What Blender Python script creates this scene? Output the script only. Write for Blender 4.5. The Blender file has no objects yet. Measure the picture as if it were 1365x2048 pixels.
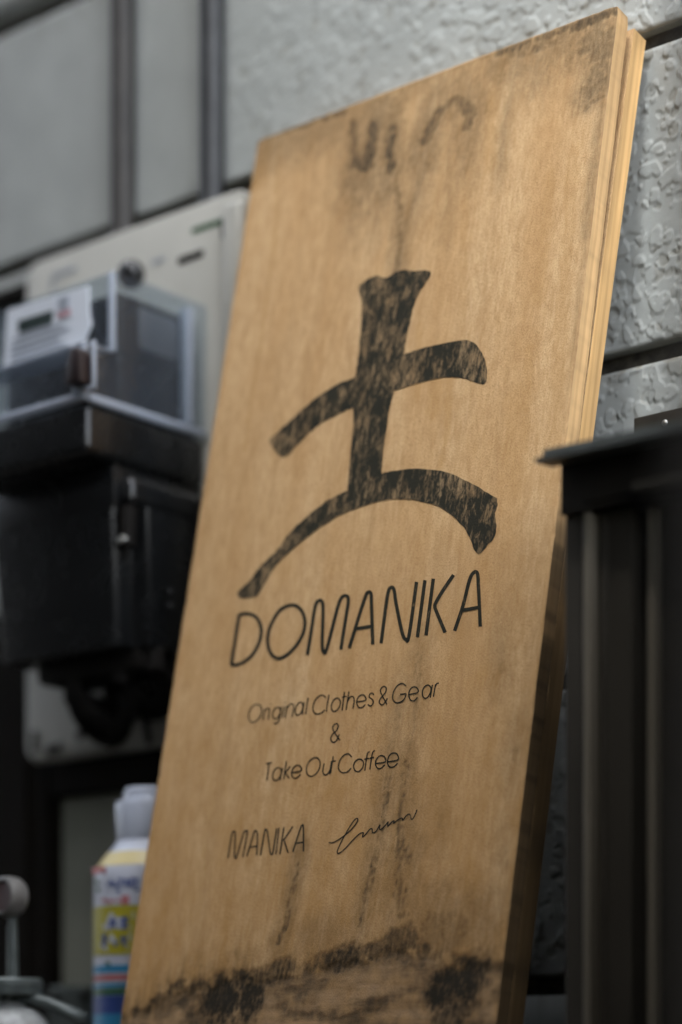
import bpy, bmesh, math, random
import numpy as np
from mathutils import Vector, Matrix
from mathutils.geometry import tessellate_polygon

random.seed(7)
R = math.radians
sc = bpy.context.scene
col = sc.collection

# ------------------------------------------------------------------ camera
CAM = Vector((0.0, -1.30, 1.50)); PSI = R(40.0); FPX = 4250.0; HOR = 2127.0
cd = bpy.data.cameras.new('camera'); cam = bpy.data.objects.new('camera', cd); col.objects.link(cam)
cam.location = CAM; cam.rotation_euler = (R(90), 0, PSI)
cd.sensor_width = cd.sensor_height = 36.0; cd.sensor_fit = 'AUTO'
cd.lens = 36.0 * FPX / 2048.0
cd.shift_y = (HOR - 1024.0) / 2048.0
cd.clip_start = 0.05; cd.clip_end = 200
cd.dof.use_dof = True; cd.dof.focus_distance = 1.462; cd.dof.aperture_fstop = 1.65; cd.dof.aperture_blades = 9
sc.camera = cam

# ------------------------------------------------------------------ world, sun, exposure
SUN_EL, SUN_AZ = R(52), R(8)          # azimuth: turned to the right of the wall's own normal
wd = bpy.data.worlds.new('World'); sc.world = wd; wd.use_nodes = True
nt = wd.node_tree; nt.nodes.clear()
sky = nt.nodes.new('ShaderNodeTexSky'); sky.sky_type = 'NISHITA'; sky.sun_disc = False
sky.sun_elevation = SUN_EL; sky.sun_rotation = R(180) - SUN_AZ
sky.air_density = 1.0; sky.dust_density = 3.0; sky.ozone_density = 1.0
bg = nt.nodes.new('ShaderNodeBackground'); bg.inputs[1].default_value = 0.11
wo = nt.nodes.new('ShaderNodeOutputWorld')
hs = nt.nodes.new('ShaderNodeHueSaturation'); hs.inputs['Saturation'].default_value = 0.38     # thin overcast: whiter than clear sky
nt.links.new(sky.outputs[0], hs.inputs['Color']); nt.links.new(hs.outputs[0], bg.inputs[0]); nt.links.new(bg.outputs[0], wo.inputs[0])
sl = bpy.data.lights.new('sun', 'SUN'); sun = bpy.data.objects.new('sun', sl); col.objects.link(sun)
sl.energy = 1.5; sl.angle = R(24); sl.color = (1.0, 0.985, 0.96)
to_sun = Vector((math.sin(SUN_AZ) * math.cos(SUN_EL), -math.cos(SUN_AZ) * math.cos(SUN_EL), math.sin(SUN_EL)))
sun.rotation_euler = to_sun.to_track_quat('Z', 'Y').to_euler()
sun.location = to_sun * 20
vs = sc.view_settings; vs.view_transform = 'Standard'; vs.look = 'None'; vs.gamma = 1.0
vs.use_curve_mapping = False; vs.exposure = 3.16
sc.cycles.max_bounces = 8; sc.cycles.transparent_max_bounces = 12
sc.cycles.caustics_reflective = False; sc.cycles.caustics_refractive = False
sc.cycles.use_denoising = True

# ------------------------------------------------------------------ helpers
cP, sP = math.cos(PSI), math.sin(PSI)
def at(px, py, Y):
    """point of the vertical plane y = Y that the photograph shows at pixel (px, py)"""
    k = (px - 682.5) / FPX
    w = (Y - CAM.y) / (cP + k * sP)
    return Vector((CAM.x + w * (k * cP - sP), Y, CAM.z + w * (HOR - py) / FPX))
def atX(px, Y): return at(px, 1000, Y).x
def atZ(px, py, Y): return at(px, py, Y).z

def tag(o, label=None, cat=None, group=None, kind=None):
    if label: o['label'] = label
    if cat: o['category'] = cat
    if group: o['group'] = group
    if kind: o['kind'] = kind
    return o
def empty(name, loc):
    o = bpy.data.objects.new(name, None); o.location = loc; o.empty_display_size = .02
    col.objects.link(o); return o
def link_mesh(name, me, mats, parent=None, smooth=False):
    if not isinstance(mats, (list, tuple)): mats = [mats]
    for m in mats: me.materials.append(m)
    o = bpy.data.objects.new(name, me); col.objects.link(o)
    if parent:
        bpy.context.view_layer.update()
        o.parent = parent; o.matrix_parent_inverse = parent_world(parent).inverted()
    if smooth: me.polygons.foreach_set('use_smooth', [True] * len(me.polygons))
    return o
def parent_world(p):
    m = Matrix.Translation(p.location) @ p.rotation_euler.to_matrix().to_4x4()
    if p.parent: m = parent_world(p.parent) @ p.matrix_parent_inverse @ m
    return m
class MB:
    """collects shapes into one mesh"""
    def __init__(s): s.bm = bmesh.new()
    def _add(s, bm2, M=None):
        if M is not None: bmesh.ops.transform(bm2, matrix=M, verts=bm2.verts)
        me = bpy.data.meshes.new('tmp'); bm2.to_mesh(me); s.bm.from_mesh(me); bpy.data.meshes.remove(me); bm2.free()
    def box(s, x0, x1, y0, y1, z0, z1, bev=0.0, seg=2, M=None):
        b = bmesh.new(); bmesh.ops.create_cube(b, size=1)
        for v in b.verts:
            v.co = Vector(((x0 + x1) / 2 + v.co.x * (x1 - x0), (y0 + y1) / 2 + v.co.y * (y1 - y0), (z0 + z1) / 2 + v.co.z * (z1 - z0)))
        if bev: bmesh.ops.bevel(b, geom=b.edges[:], offset=bev, segments=seg, profile=.5, affect='EDGES')
        s._add(b, M); return s
    def cyl(s, p0, p1, r0, r1=None, n=24, bev=0.0):
        r1 = r0 if r1 is None else r1
        p0, p1 = Vector(p0), Vector(p1); d = p1 - p0
        b = bmesh.new(); bmesh.ops.create_cone(b, cap_ends=True, segments=n, radius1=r0, radius2=r1, depth=d.length)
        if bev:
            es = [e for e in b.edges if abs(abs(e.verts[0].co.z) - d.length / 2) < 1e-6 and abs(e.verts[0].co.z - e.verts[1].co.z) < 1e-6]
            bmesh.ops.bevel(b, geom=es, offset=bev, segments=2, profile=.5, affect='EDGES')
        M = Matrix.Translation((p0 + p1) / 2) @ d.to_track_quat('Z', 'Y').to_matrix().to_4x4()
        s._add(b, M); return s
    def ball(s, c, r, sc=(1, 1, 1), u=24, v=14):
        b = bmesh.new(); bmesh.ops.create_uvsphere(b, u_segments=u, v_segments=v, radius=r)
        s._add(b, Matrix.Translation(c) @ Matrix.Diagonal((*sc, 1))); return s
    def lathe(s, prof, c=(0, 0, 0), n=64, M=None):
        b = bmesh.new(); rings = []
        for r, z in prof:
            rings.append([b.verts.new((r * math.cos(2 * math.pi * i / n), r * math.sin(2 * math.pi * i / n), z)) for i in range(n)] if r > 1e-6 else [b.verts.new((0, 0, z))])
        for A, B in zip(rings, rings[1:]):
            for i in range(n):
                j = (i + 1) % n
                if len(A) == 1 and len(B) == 1: continue
                if len(A) == 1: b.faces.new((A[0], B[j], B[i]))
                elif len(B) == 1: b.faces.new((A[i], A[j], B[0]))
                else: b.faces.new((A[i], A[j], B[j], B[i]))
        bmesh.ops.recalc_face_normals(b, faces=b.faces[:])
        s._add(b, Matrix.Translation(c) @ (M or Matrix())); return s
    def prism(s, pts, z0, z1, axis='z', bev=0.0, M=None):
        """polygon extruded along an axis: pts are (x,y) for z, (y,z) for x, (x,z) for y"""
        b = bmesh.new()
        def p3(p, h): return {'z': (p[0], p[1], h), 'x': (h, p[0], p[1]), 'y': (p[0], h, p[1])}[axis]
        A = [b.verts.new(p3(p, z0)) for p in pts]; B = [b.verts.new(p3(p, z1)) for p in pts]
        b.faces.new(A); b.faces.new(B[::-1]); n = len(pts)
        for i in range(n): b.faces.new((A[i], B[i], B[(i + 1) % n], A[(i + 1) % n]))
        bmesh.ops.recalc_face_normals(b, faces=b.faces[:])
        if bev: bmesh.ops.bevel(b, geom=b.edges[:], offset=bev, segments=2, profile=.5, affect='EDGES')
        s._add(b, M); return s
    def tube(s, path, r, n=10):
        path = [Vector(p) for p in path]; b = bmesh.new(); rings = []
        for i, p in enumerate(path):
            t = (path[min(i + 1, len(path) - 1)] - path[max(i - 1, 0)]).normalized()
            u = t.cross(Vector((0, 0, 1)) if abs(t.z) < .9 else Vector((1, 0, 0))).normalized(); v = t.cross(u)
            rr = r[i] if isinstance(r, (list, tuple)) else r
            rings.append([b.verts.new(p + u * rr * math.cos(2 * math.pi * k / n) + v * rr * math.sin(2 * math.pi * k / n)) for k in range(n)])
        for A, B in zip(rings, rings[1:]):
            for k in range(n): b.faces.new((A[k], A[(k + 1) % n], B[(k + 1) % n], B[k]))
        b.faces.new(rings[0]); b.faces.new(rings[-1][::-1]); bmesh.ops.recalc_face_normals(b, faces=b.faces[:])
        s._add(b); return s
    def build(s, name, mats, parent=None, smooth=False, auto=None):
        me = bpy.data.meshes.new(name); s.bm.to_mesh(me); s.bm.free()
        o = link_mesh(name, me, mats, parent, smooth)
        if auto:
            me.polygons.foreach_set('use_smooth', [True] * len(me.polygons)); me.set_sharp_from_angle(angle=R(auto))
        return o

# gradient noise on arrays
def vnoise(x, y, seed=0):
    rs = np.random.RandomState(seed); T = 256
    g = rs.rand(T, T) * 2 * math.pi; gx, gy = np.cos(g), np.sin(g)
    xi = np.floor(x).astype(int); yi = np.floor(y).astype(int); fx = x - xi; fy = y - yi
    u = fx ** 3 * (fx * (fx * 6 - 15) + 10); v = fy ** 3 * (fy * (fy * 6 - 15) + 10)
    def d(ix, iy): 
        a, b = (xi + ix) % T, (yi + iy) % T
        return gx[a, b] * (fx - ix) + gy[a, b] * (fy - iy)
    return (d(0, 0) * (1 - u) + d(1, 0) * u) * (1 - v) + (d(0, 1) * (1 - u) + d(1, 1) * u) * v
def fbm(x, y, seed=0, o=4):
    s = 0; a = 1; t = 0
    for i in range(o): s = s + a * vnoise(x * 2 ** i, y * 2 ** i, seed + i); t += a; a *= .5
    return s / t * 1.6
def sst(a, b, x):
    t = np.clip((x - a) / (b - a), 0, 1); return t * t * (3 - 2 * t)

# ------------------------------------------------------------------ materials
def mat(name, color, rough=.6, metal=0.0, spec=.5, var=.12, vscale=30, bump=0.0, bscale=200, stretch=(1, 1, 1), coat=0.0):
    m = bpy.data.materials.new(name); m.use_nodes = True
    N = m.node_tree.nodes; L = m.node_tree.links; p = N['Principled BSDF']
    tc = N.new('ShaderNodeTexCoord'); mp = N.new('ShaderNodeMapping'); mp.inputs['Scale'].default_value = stretch
    L.new(tc.outputs['Object'], mp.inputs[0])
    n = N.new('ShaderNodeTexNoise'); n.inputs['Scale'].default_value = vscale; n.inputs['Detail'].default_value = 6
    L.new(mp.outputs[0], n.inputs['Vector'])
    r = N.new('ShaderNodeValToRGB'); r.color_ramp.elements[0].position = .3; r.color_ramp.elements[1].position = .7
    r.color_ramp.elements[0].color = (*[c * (1 - var) for c in color], 1); r.color_ramp.elements[1].color = (*[min(1, c * (1 + var)) for c in color], 1)
    L.new(n.outputs['Fac'], r.inputs[0]); L.new(r.outputs[0], p.inputs['Base Color'])
    mr = N.new('ShaderNodeMapRange'); mr.inputs['To Min'].default_value = max(0, rough - .08); mr.inputs['To Max'].default_value = min(1, rough + .08)
    L.new(n.outputs['Fac'], mr.inputs[0]); L.new(mr.outputs[0], p.inputs['Roughness'])
    p.inputs['Metallic'].default_value = metal; p.inputs['Specular IOR Level'].default_value = spec
    p.inputs['Coat Weight'].default_value = coat
    if bump:
        n2 = N.new('ShaderNodeTexNoise'); n2.inputs['Scale'].default_value = bscale; n2.inputs['Detail'].default_value = 4
        L.new(mp.outputs[0], n2.inputs['Vector'])
        b = N.new('ShaderNodeBump'); b.inputs['Strength'].default_value = bump; b.inputs['Distance'].default_value = .001
        L.new(n2.outputs['Fac'], b.inputs['Height']); L.new(b.outputs[0], p.inputs['Normal'])
    return m

M = {}
M['joint'] = mat('joint_sealant', (.055, .05, .04), .85, var=.6, vscale=120, bump=.8, bscale=500)
M['concrete'] = mat('concrete', (.06, .054, .045), .9, var=.25, vscale=6, bump=.6, bscale=60)
M['block'] = mat('shade_wall_render', (.035, .032, .028), .9, var=.2, vscale=3, bump=.5, bscale=60)
M['conduit'] = mat('conduit_paint', (.032, .034, .036), .45, var=.3, vscale=40)
M['conduit_brown'] = mat('conduit_weathered', (.036, .033, .030), .5, var=.3, vscale=40)
M['plate'] = mat('beige_plastic', (.405, .40, .36), .45, var=.08, vscale=14)
M['black'] = mat('black_plastic', (.0085, .0092, .0098), .26, var=.15, vscale=60)
M['black_matt'] = mat('black_matt', (.007, .006, .005), .75, spec=.15, var=.2)
M['label'] = mat('label_paper', (.66, .70, .76), .5, var=.03)
M['lcd'] = mat('display_glass', (.035, .05, .048), .25, var=.1)
M['print_grey'] = mat('print_grey', (.30, .33, .38), .6, var=.1)
M['print_red'] = mat('print_red', (.42, .12, .12), .6, var=.1)
M['print_blue'] = mat('print_blue', (.03, .06, .22), .5, var=.1)
M['print_black'] = mat('print_black', (.03, .03, .03), .6, var=.1)
M['print_white'] = mat('print_white', (.42, .44, .50), .5, var=.02)
M['print_yellow'] = mat('print_yellow', (.35, .31, .02), .5, var=.05)
M['print_green'] = mat('print_green', (.03, .10, .04), .5, var=.05)
M['print_teal'] = mat('print_teal', (.03, .22, .40), .5, var=.05)
M['seal'] = mat('seal_red', (.012, .004, .004), .5, var=.2)
M['steel'] = mat('zinc_steel', (.55, .55, .52), .35, metal=.9, var=.15)
M['dark_wood'] = mat('dark_stained_wood', (.005, .0035, .002), .75, spec=.1, var=.4, vscale=25, stretch=(6, 6, .5), bump=.3)
M['frosted'] = mat('frosted_grey', (.28, .29, .24), .6, var=.12, vscale=9, bump=.2, bscale=400)
M['bottle'] = mat('bottle_plastic', (.42, .455, .53), .35, var=.03)
M['alu'] = mat('black_aluminium', (.011, .009, .006), .5, spec=.25, var=.2, vscale=50)
M['alu_dull'] = mat('dull_aluminium', (.034, .030, .023), .5, spec=.3, var=.2, vscale=50, stretch=(1, 1, .1))
M['alu_cap'] = mat('cap_aluminium', (.075, .082, .078), .4, var=.2, vscale=40)
M['alu_lit'] = mat('lit_aluminium', (.12, .105, .078), .5, var=.15, vscale=60, stretch=(1, 1, .05))  # paler copy of the frame metal: light on its facing edges painted in
M['door_glass'] = mat('dark_glass', (.004, .004, .004), .08, var=.1)
M['jar'] = mat('speckled_enamel', (.30, .31, .30), .4, var=.25, vscale=130)
M['pewter'] = mat('dull_pewter', (.085, .10, .095), .42, metal=.3, var=.3, vscale=70)
M['pewter_light'] = mat('worn_pewter', (.16, .155, .145), .45, metal=.2, var=.3, vscale=70)
M['dial'] = mat('dark_red_face', (.045, .018, .018), .4, var=.3, vscale=60)

# clear cover: thin plastic, reflecting by Fresnel, a little milky
def clear_mat():
    m = bpy.data.materials.new('clear_cover'); m.use_nodes = True
    N = m.node_tree.nodes; L = m.node_tree.links; N.clear()
    out = N.new('ShaderNodeOutputMaterial'); tr = N.new('ShaderNodeBsdfTransparent'); tr.inputs[0].default_value = (.92, .95, .97, 1)
    gl = N.new('ShaderNodeBsdfGlossy'); gl.inputs['Roughness'].default_value = .12; gl.inputs[0].default_value = (.9, .95, 1, 1)
    df = N.new('ShaderNodeBsdfDiffuse'); df.inputs[0].default_value = (.42, .47, .56, 1)
    fr = N.new('ShaderNodeFresnel'); fr.inputs[0].default_value = 1.5
    m1 = N.new('ShaderNodeMixShader'); m1.inputs[0].default_value = .04
    m2 = N.new('ShaderNodeMixShader')
    L.new(tr.outputs[0], m1.inputs[1]); L.new(df.outputs[0], m1.inputs[2])
    ge = N.new('ShaderNodeNewGeometry'); sb = N.new('ShaderNodeMath'); sb.operation = 'SUBTRACT'; sb.inputs[0].default_value = 1.0
    L.new(ge.outputs['Backfacing'], sb.inputs[1]); ml = N.new('ShaderNodeMath'); ml.operation = 'MULTIPLY'
    L.new(fr.outputs[0], ml.inputs[0]); L.new(sb.outputs[0], ml.inputs[1])
    L.new(ml.outputs[0], m2.inputs[0]); L.new(m1.outputs[0], m2.inputs[1]); L.new(gl.outputs[0], m2.inputs[2])
    L.new(m2.outputs[0], out.inputs[0]); return m
M['clear'] = clear_mat()
def clear_edge():
    m = M['clear'].copy(); m.name = 'clear_cover_edge'
    for n in m.node_tree.nodes:
        if n.type == 'MIX_SHADER' and not n.inputs[0].is_linked: n.inputs[0].default_value = .65
        if n.type == 'BSDF_DIFFUSE': n.inputs[0].default_value = (.42, .46, .53, 1)
    return m
M['clear_edge'] = clear_edge()

# painted siding
def siding_mat():
    m = mat('siding_paint', (.38, .402, .388), .52, var=.09, vscale=22, bump=.12, bscale=700)
    N = m.node_tree.nodes; L = m.node_tree.links; p = N['Principled BSDF']
    # dirt that has run down and sits along the lower edges of the boards
    at_ = N.new('ShaderNodeAttribute'); at_.attribute_name = 'wear_shade'
    mix = N.new('ShaderNodeMixRGB'); mix.blend_type = 'MIX'
    src = p.inputs['Base Color'].links[0].from_socket
    mix.inputs[2].default_value = (.17, .15, .105, 1)
    sep = N.new('ShaderNodeSeparateColor'); L.new(at_.outputs['Color'], sep.inputs[0])
    L.new(sep.outputs[0], mix.inputs[0]); L.new(src, mix.inputs[1]); L.new(mix.outputs[0], p.inputs['Base Color'])
    return m
M['siding'] = siding_mat()

# weathered plywood: vertical grain, fine pores, brown tone and water marks, black mould and peeled veneer from the 'wear_shade' attribute
def wood_nodes(m, ink=None, wear_shade=True):
    m.use_nodes = True; N = m.node_tree.nodes; L = m.node_tree.links; p = N['Principled BSDF']
    tc = N.new('ShaderNodeTexCoord')
    def noise(scale, st, det=5, rough=.55, dist=0.0):
        mp = N.new('ShaderNodeMapping'); mp.inputs['Scale'].default_value = st; L.new(tc.outputs['Object'], mp.inputs[0])
        n = N.new('ShaderNodeTexNoise'); n.inputs['Scale'].default_value = scale; n.inputs['Detail'].default_value = det
        n.inputs['Roughness'].default_value = rough; n.inputs['Distortion'].default_value = dist
        L.new(mp.outputs[0], n.inputs['Vector']); return n.outputs['Fac']
    def ramp(s, a, b, c0, c1):
        r = N.new('ShaderNodeValToRGB'); r.color_ramp.elements[0].position = a; r.color_ramp.elements[1].position = b
        r.color_ramp.elements[0].color = (*c0, 1); r.color_ramp.elements[1].color = (*c1, 1); L.new(s, r.inputs[0]); return r.outputs[0]
    def mx(f, a, b, mode='MIX'):
        x = N.new('ShaderNodeMixRGB'); x.blend_type = mode
        for i, v in ((0, f), (1, a), (2, b)):
            if hasattr(v, 'links'): L.new(v, x.inputs[i])
            elif i == 0: x.inputs[0].default_value = v
            else: x.inputs[i].default_value = (*v, 1)
        return x.outputs[0]
    streak = noise(26, (1, 1, .07), 5)
    fine = noise(420, (1, 1, .22), 3)
    pores = noise(1100, (1, 1, .55), 2)
    mott = noise(22, (1, 1, .45), 6, .6)
    c = ramp(streak, .3, .72, (.49, .305, .140), (.63, .445, .243))
    c = mx(ramp(fine, .38, .68, (.0,) * 3, (.46,) * 3), c, (.35, .20, .09))
    c = mx(ramp(pores, .52, .72, (0,) * 3, (.48,) * 3), c, (.25, .145, .065))
    c = mx(ramp(mott, .52, .72, (0,) * 3, (.26,) * 3), c, (.30, .19, .095))
    dash = noise(120, (1, 1, .30), 4, .6)
    c = mx(ramp(dash, .50, .68, (0,) * 3, (.40,) * 3), c, (.33, .185, .072))
    blot = noise(46, (1, 1, .55), 5, .65)
    c = mx(ramp(blot, .50, .66, (0,) * 3, (.27,) * 3), c, (.36, .20, .078))
    vein = noise(48, (1, 1, .05), 3)
    c = mx(ramp(vein, .54, .72, (0,) * 3, (.42,) * 3), c, (.30, .175, .075))
    if wear_shade:
        a = N.new('ShaderNodeAttribute'); a.attribute_name = 'wear_shade'
        sep = N.new('ShaderNodeSeparateColor'); L.new(a.outputs['Color'], sep.inputs[0])
        c = mx(sep.outputs[2], c, (.35, .19, .058))
        peel = ramp(noise(60, (.25, 1, 1.6), 6, .65, .6), .3, .7, (.14, .085, .038), (.38, .25, .135))
        c = mx(sep.outputs[1], c, peel)
        c = mx(sep.outputs[0], c, (.015, .013, .008))
    if ink:
        lo, hi, mot = ink
        i1 = noise(240, (1, 1, .34), 8, .8, .6)
        i2 = noise(34, (1, 1, .6), 5, .7)
        ad = N.new('ShaderNodeMath'); ad.operation = 'MULTIPLY_ADD'; L.new(i2, ad.inputs[0]); ad.inputs[1].default_value = mot; L.new(i1, ad.inputs[2])
        cover = ramp(ad.outputs[0], lo + mot * .5, hi + mot * .5, (1,) * 3, (0.12,) * 3)
        dark = mx(.012, (.015, .016, .011), c)
        c = mx(cover, mx(.55, c, (.10, .075, .045)), dark)
    L.new(c, p.inputs['Base Color']); p.inputs['Roughness'].default_value = .78; p.inputs['Specular IOR Level'].default_value = .10 if ink else .16
    b = N.new('ShaderNodeBump'); b.inputs['Strength'].default_value = .55; b.inputs['Distance'].default_value = .0006
    ad2 = N.new('ShaderNodeMath'); ad2.operation = 'ADD'; L.new(fine, ad2.inputs[0]); L.new(pores, ad2.inputs[1])
    L.new(ad2.outputs[0], b.inputs['Height']); L.new(b.outputs[0], p.inputs['Normal'])
    return m
M['ply'] = wood_nodes(bpy.data.materials.new('weathered_plywood'))
M['ink'] = wood_nodes(bpy.data.materials.new('worn_ink'), ink=(.475, .66, .62), wear_shade=False)
M['ink_text'] = wood_nodes(bpy.data.materials.new('worn_ink_lettering'), ink=(.58, .72, .4), wear_shade=False)
def grime_shaded(m):  # ply layers, then painted shade and grime darkening the cut edges
    N = m.node_tree.nodes; L = m.node_tree.links; p = N['Principled BSDF']
    a = N.new('ShaderNodeAttribute'); a.attribute_name = 'wear_shade'; sep = N.new('ShaderNodeSeparateColor'); L.new(a.outputs['Color'], sep.inputs[0])
    tc = N.new('ShaderNodeTexCoord'); sx = N.new('ShaderNodeSeparateXYZ'); L.new(tc.outputs['Object'], sx.inputs[0])
    wv = N.new('ShaderNodeMath'); wv.operation = 'MULTIPLY'; wv.inputs[1].default_value = 1 / .0034; L.new(sx.outputs['Y'], wv.inputs[0])
    pp = N.new('ShaderNodeMath'); pp.operation = 'PINGPONG'; pp.inputs[1].default_value = 1.0; L.new(wv.outputs[0], pp.inputs[0])
    rr = N.new('ShaderNodeValToRGB'); rr.color_ramp.elements[0].position = .25; rr.color_ramp.elements[0].color = (.62, .55, .46, 1); rr.color_ramp.elements[1].position = .55; rr.color_ramp.elements[1].color = (1, 1, 1, 1)
    L.new(pp.outputs[0], rr.inputs[0]); ly = N.new('ShaderNodeMixRGB'); ly.blend_type = 'MULTIPLY'; ly.inputs[0].default_value = .36
    L.new(p.inputs['Base Color'].links[0].from_socket, ly.inputs[1]); L.new(rr.outputs[0], ly.inputs[2]); L.new(ly.outputs[0], p.inputs['Base Color'])
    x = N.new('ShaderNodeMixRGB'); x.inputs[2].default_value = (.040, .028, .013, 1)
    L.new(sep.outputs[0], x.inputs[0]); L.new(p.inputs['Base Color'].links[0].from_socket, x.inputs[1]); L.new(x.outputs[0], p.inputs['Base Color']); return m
M['ply_edge'] = mat('plywood_edge', (.64, .405, .185), .7, var=.26, vscale=60, stretch=(1, 1, .12), bump=.2, bscale=400)
grime_shaded(M['ply_edge'])
M['ply_edge_rear'] = mat('plywood_edge_rear', (.66, .405, .165), .7, var=.28, vscale=60, stretch=(1, 1, .12), bump=.2, bscale=400)
grime_shaded(M['ply_edge_rear'])

# ------------------------------------------------------------------ ground, unseen opposite shade wall, ledge
tag(MB().box(-30, 30, -30, 30, -.1, 0).build('ground', M['concrete']), kind='structure')
OPP_Y, OPP_H, OPP_X = -2.1, 5.2, 1.2  # unseen wall; height, end and taller left block shaped for its shade
ow = MB().prism([(-12, 0), (OPP_X, 0), (OPP_X, OPP_H), (-.50, OPP_H), (-.50, OPP_H + 2.4), (-12, OPP_H + 2.4)], OPP_Y - .2, OPP_Y, 'y').build('opposite_shade_wall', M['block']); tag(ow, kind='structure')
LEDGE = 1.47
tag(MB().box(-2.6, -.80, -.36, -.002, 0, LEDGE, .004).build('ledge', M['concrete']), kind='structure')

# ------------------------------------------------------------------ siding wall
wall = MB().box(-5, 3, .010, .16, 0, 5.0).build('siding_wall', M['joint'])
tag(wall, 'pale grey textured siding wall with dark horizontal joints behind everything', 'wall')
J = [1.5 + .736 + .224 * k for k in range(-10, 13)]
GAP = .0135
def panel(z0, z1, xs, x_end=None):
    dz = .0012 if 1.7 < z1 and z0 < 2.3 else .02
    zs = np.linspace(z0, z1, max(3, int((z1 - z0) / dz)))
    X, Z = np.meshgrid(xs, zs); sp = np.interp(X, xs, np.gradient(xs))
    wx = .0045 * vnoise(X / .017, Z / .017, 3); wz = .0045 * vnoise(X / .017 + 40, Z / .017, 4)
    h = .0004 * sst(.05, .35, fbm(X / .012, Z / .014, 10, 2))
    if dz < .01 and sp.min() < .002:
        rg = np.random.RandomState(int(z0 * 1000) % 9973); x_a, x_b = -1.24, -.735
        n = int(1250 * (x_b - x_a) * (z1 - z0) / .05)
        pos = np.zeros_like(X); neg = np.zeros_like(X)
        for _ in range(n):
            r = .0010 + .0062 * rg.rand() ** 2.4; cx, cz = rg.uniform(x_a, x_b), rg.uniform(z0, z1)
            asp = rg.uniform(.65, 1.0); th = rg.uniform(0, math.pi); k1, k2 = rg.uniform(0, 6.28, 2); R_ = r * 1.5
            i0, i1 = np.searchsorted(xs, (cx - R_, cx + R_)); j0, j1 = np.searchsorted(zs, (cz - R_, cz + R_))
            if i1 - i0 < 2 or j1 - j0 < 2: continue
            dx = X[j0:j1, i0:i1] - cx + wx[j0:j1, i0:i1] * .35; dzz = Z[j0:j1, i0:i1] - cz + wz[j0:j1, i0:i1] * .35
            u = (dx * math.cos(th) + dzz * math.sin(th)); v = (-dx * math.sin(th) + dzz * math.cos(th)) / asp
            an = np.arctan2(v, u); rho = np.hypot(u, v) / (r * (1 + .16 * np.sin(2 * an + k1) + .10 * np.sin(3 * an + k2)))
            e_ = min(.6, .0013 / r); pr_ = sst(1.0, 1.0 - e_, rho) * min(1.0, .45 + r / .004)
            tgt = pos if rg.rand() < .72 else neg
            tgt[j0:j1, i0:i1] = np.maximum(tgt[j0:j1, i0:i1], pr_)
        P2 = neg
        h = h * .3 + .00068 * pos - .00055 * neg
    else: P2 = np.zeros_like(X)
    h = h * np.interp(X, [-1.25, -.90], [.30, 1.0])
    ed = np.minimum(Z - z0, z1 - Z); h = h * sst(0, .004, ed) - .0012 * (1 - sst(0, .0022, ed))
    Y = -h
    nz, nx = X.shape
    vt = np.stack([X, Y, Z], -1).reshape(-1, 3)
    # skirts back to the wall at the top and bottom edge
    back = .0095
    bot = np.stack([xs, np.full(nx, back), np.full(nx, z0)], -1); top = np.stack([xs, np.full(nx, back), np.full(nx, z1)], -1)
    allv = np.concatenate([vt, bot, top]); i = np.arange(nz * nx).reshape(nz, nx)
    q = np.stack([i[:-1, :-1], i[:-1, 1:], i[1:, 1:], i[1:, :-1]], -1).reshape(-1, 4)
    ib = nz * nx + np.arange(nx); it = ib + nx
    qb = np.stack([ib[:-1], ib[1:], i[0, 1:], i[0, :-1]], -1); qt = np.stack([i[-1, :-1], i[-1, 1:], it[1:], it[:-1]], -1)
    q = np.concatenate([q, qb, qt])
    me = bpy.data.meshes.new('siding_panel'); me.vertices.add(len(allv)); me.vertices.foreach_set('co', allv.astype(np.float32).ravel())
    me.loops.add(q.size); me.loops.foreach_set('vertex_index', q.astype(np.int32).ravel()); me.polygons.add(len(q))
    me.polygons.foreach_set('loop_start', np.arange(0, q.size, 4, dtype=np.int32)); me.update(calc_edges=True)
    me.polygons.foreach_set('use_smooth', np.r_[np.ones(len(q) - 2 * (nx - 1), bool), np.zeros(2 * (nx - 1), bool)])
    # dirt: gathers in the steps of the relief and runs from the top joint
    d = .30 * (P2 > .5) * sst(.0, .3, fbm(X / .02, Z / .05, 91, 2) + .1) + .4 * np.exp(-(z1 - Z) / .012) * sst(-.2, .3, fbm(X / .012, Z / .02, 95, 2))
    slope = np.hypot(np.gradient(h, axis=0) / (zs[1] - zs[0]), np.gradient(h, axis=1) / np.maximum(sp, 1e-5))
    d = np.clip(d + .42 * sst(.20, .80, slope) * (sp < .002), 0, .8).reshape(-1)
    d = np.r_[d, np.full(2 * nx, .5)]
    ca = me.attributes.new('wear_shade', 'FLOAT_COLOR', 'POINT'); cc = np.zeros((len(d), 4), np.float32); cc[:, 0] = d; cc[:, 3] = 1
    ca.data.foreach_set('color', cc.ravel())
    return link_mesh('siding_panel', me, M['siding'], wall)
X_far = np.linspace(-5, -1.8, 60); X_l = np.linspace(-1.79, -1.25, 180); X_m = np.linspace(-1.247, -.905, 290); X_n = np.linspace(-.904, -.74, 220); X_r = np.linspace(-.73, 3.0, 60)
xs_full = np.concatenate([X_far, X_l, X_m, X_n, X_r]); xs_short = np.concatenate([X_far, X_l, X_m, np.linspace(-.904, -.78, 130)])
for k in range(len(J) - 1):
    z0, z1 = J[k] - (0 if k else .2), J[k + 1] - GAP
    if z1 > 2.55 or z1 < 1.5: xs = np.concatenate([X_far[::6], np.linspace(-1.7, -.78, 24)] + ([X_r[::8]] if z1 > 2 else []))
    else: xs = xs_full if z1 > 1.95 else xs_short
    panel(z0, z1, xs)

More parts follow.
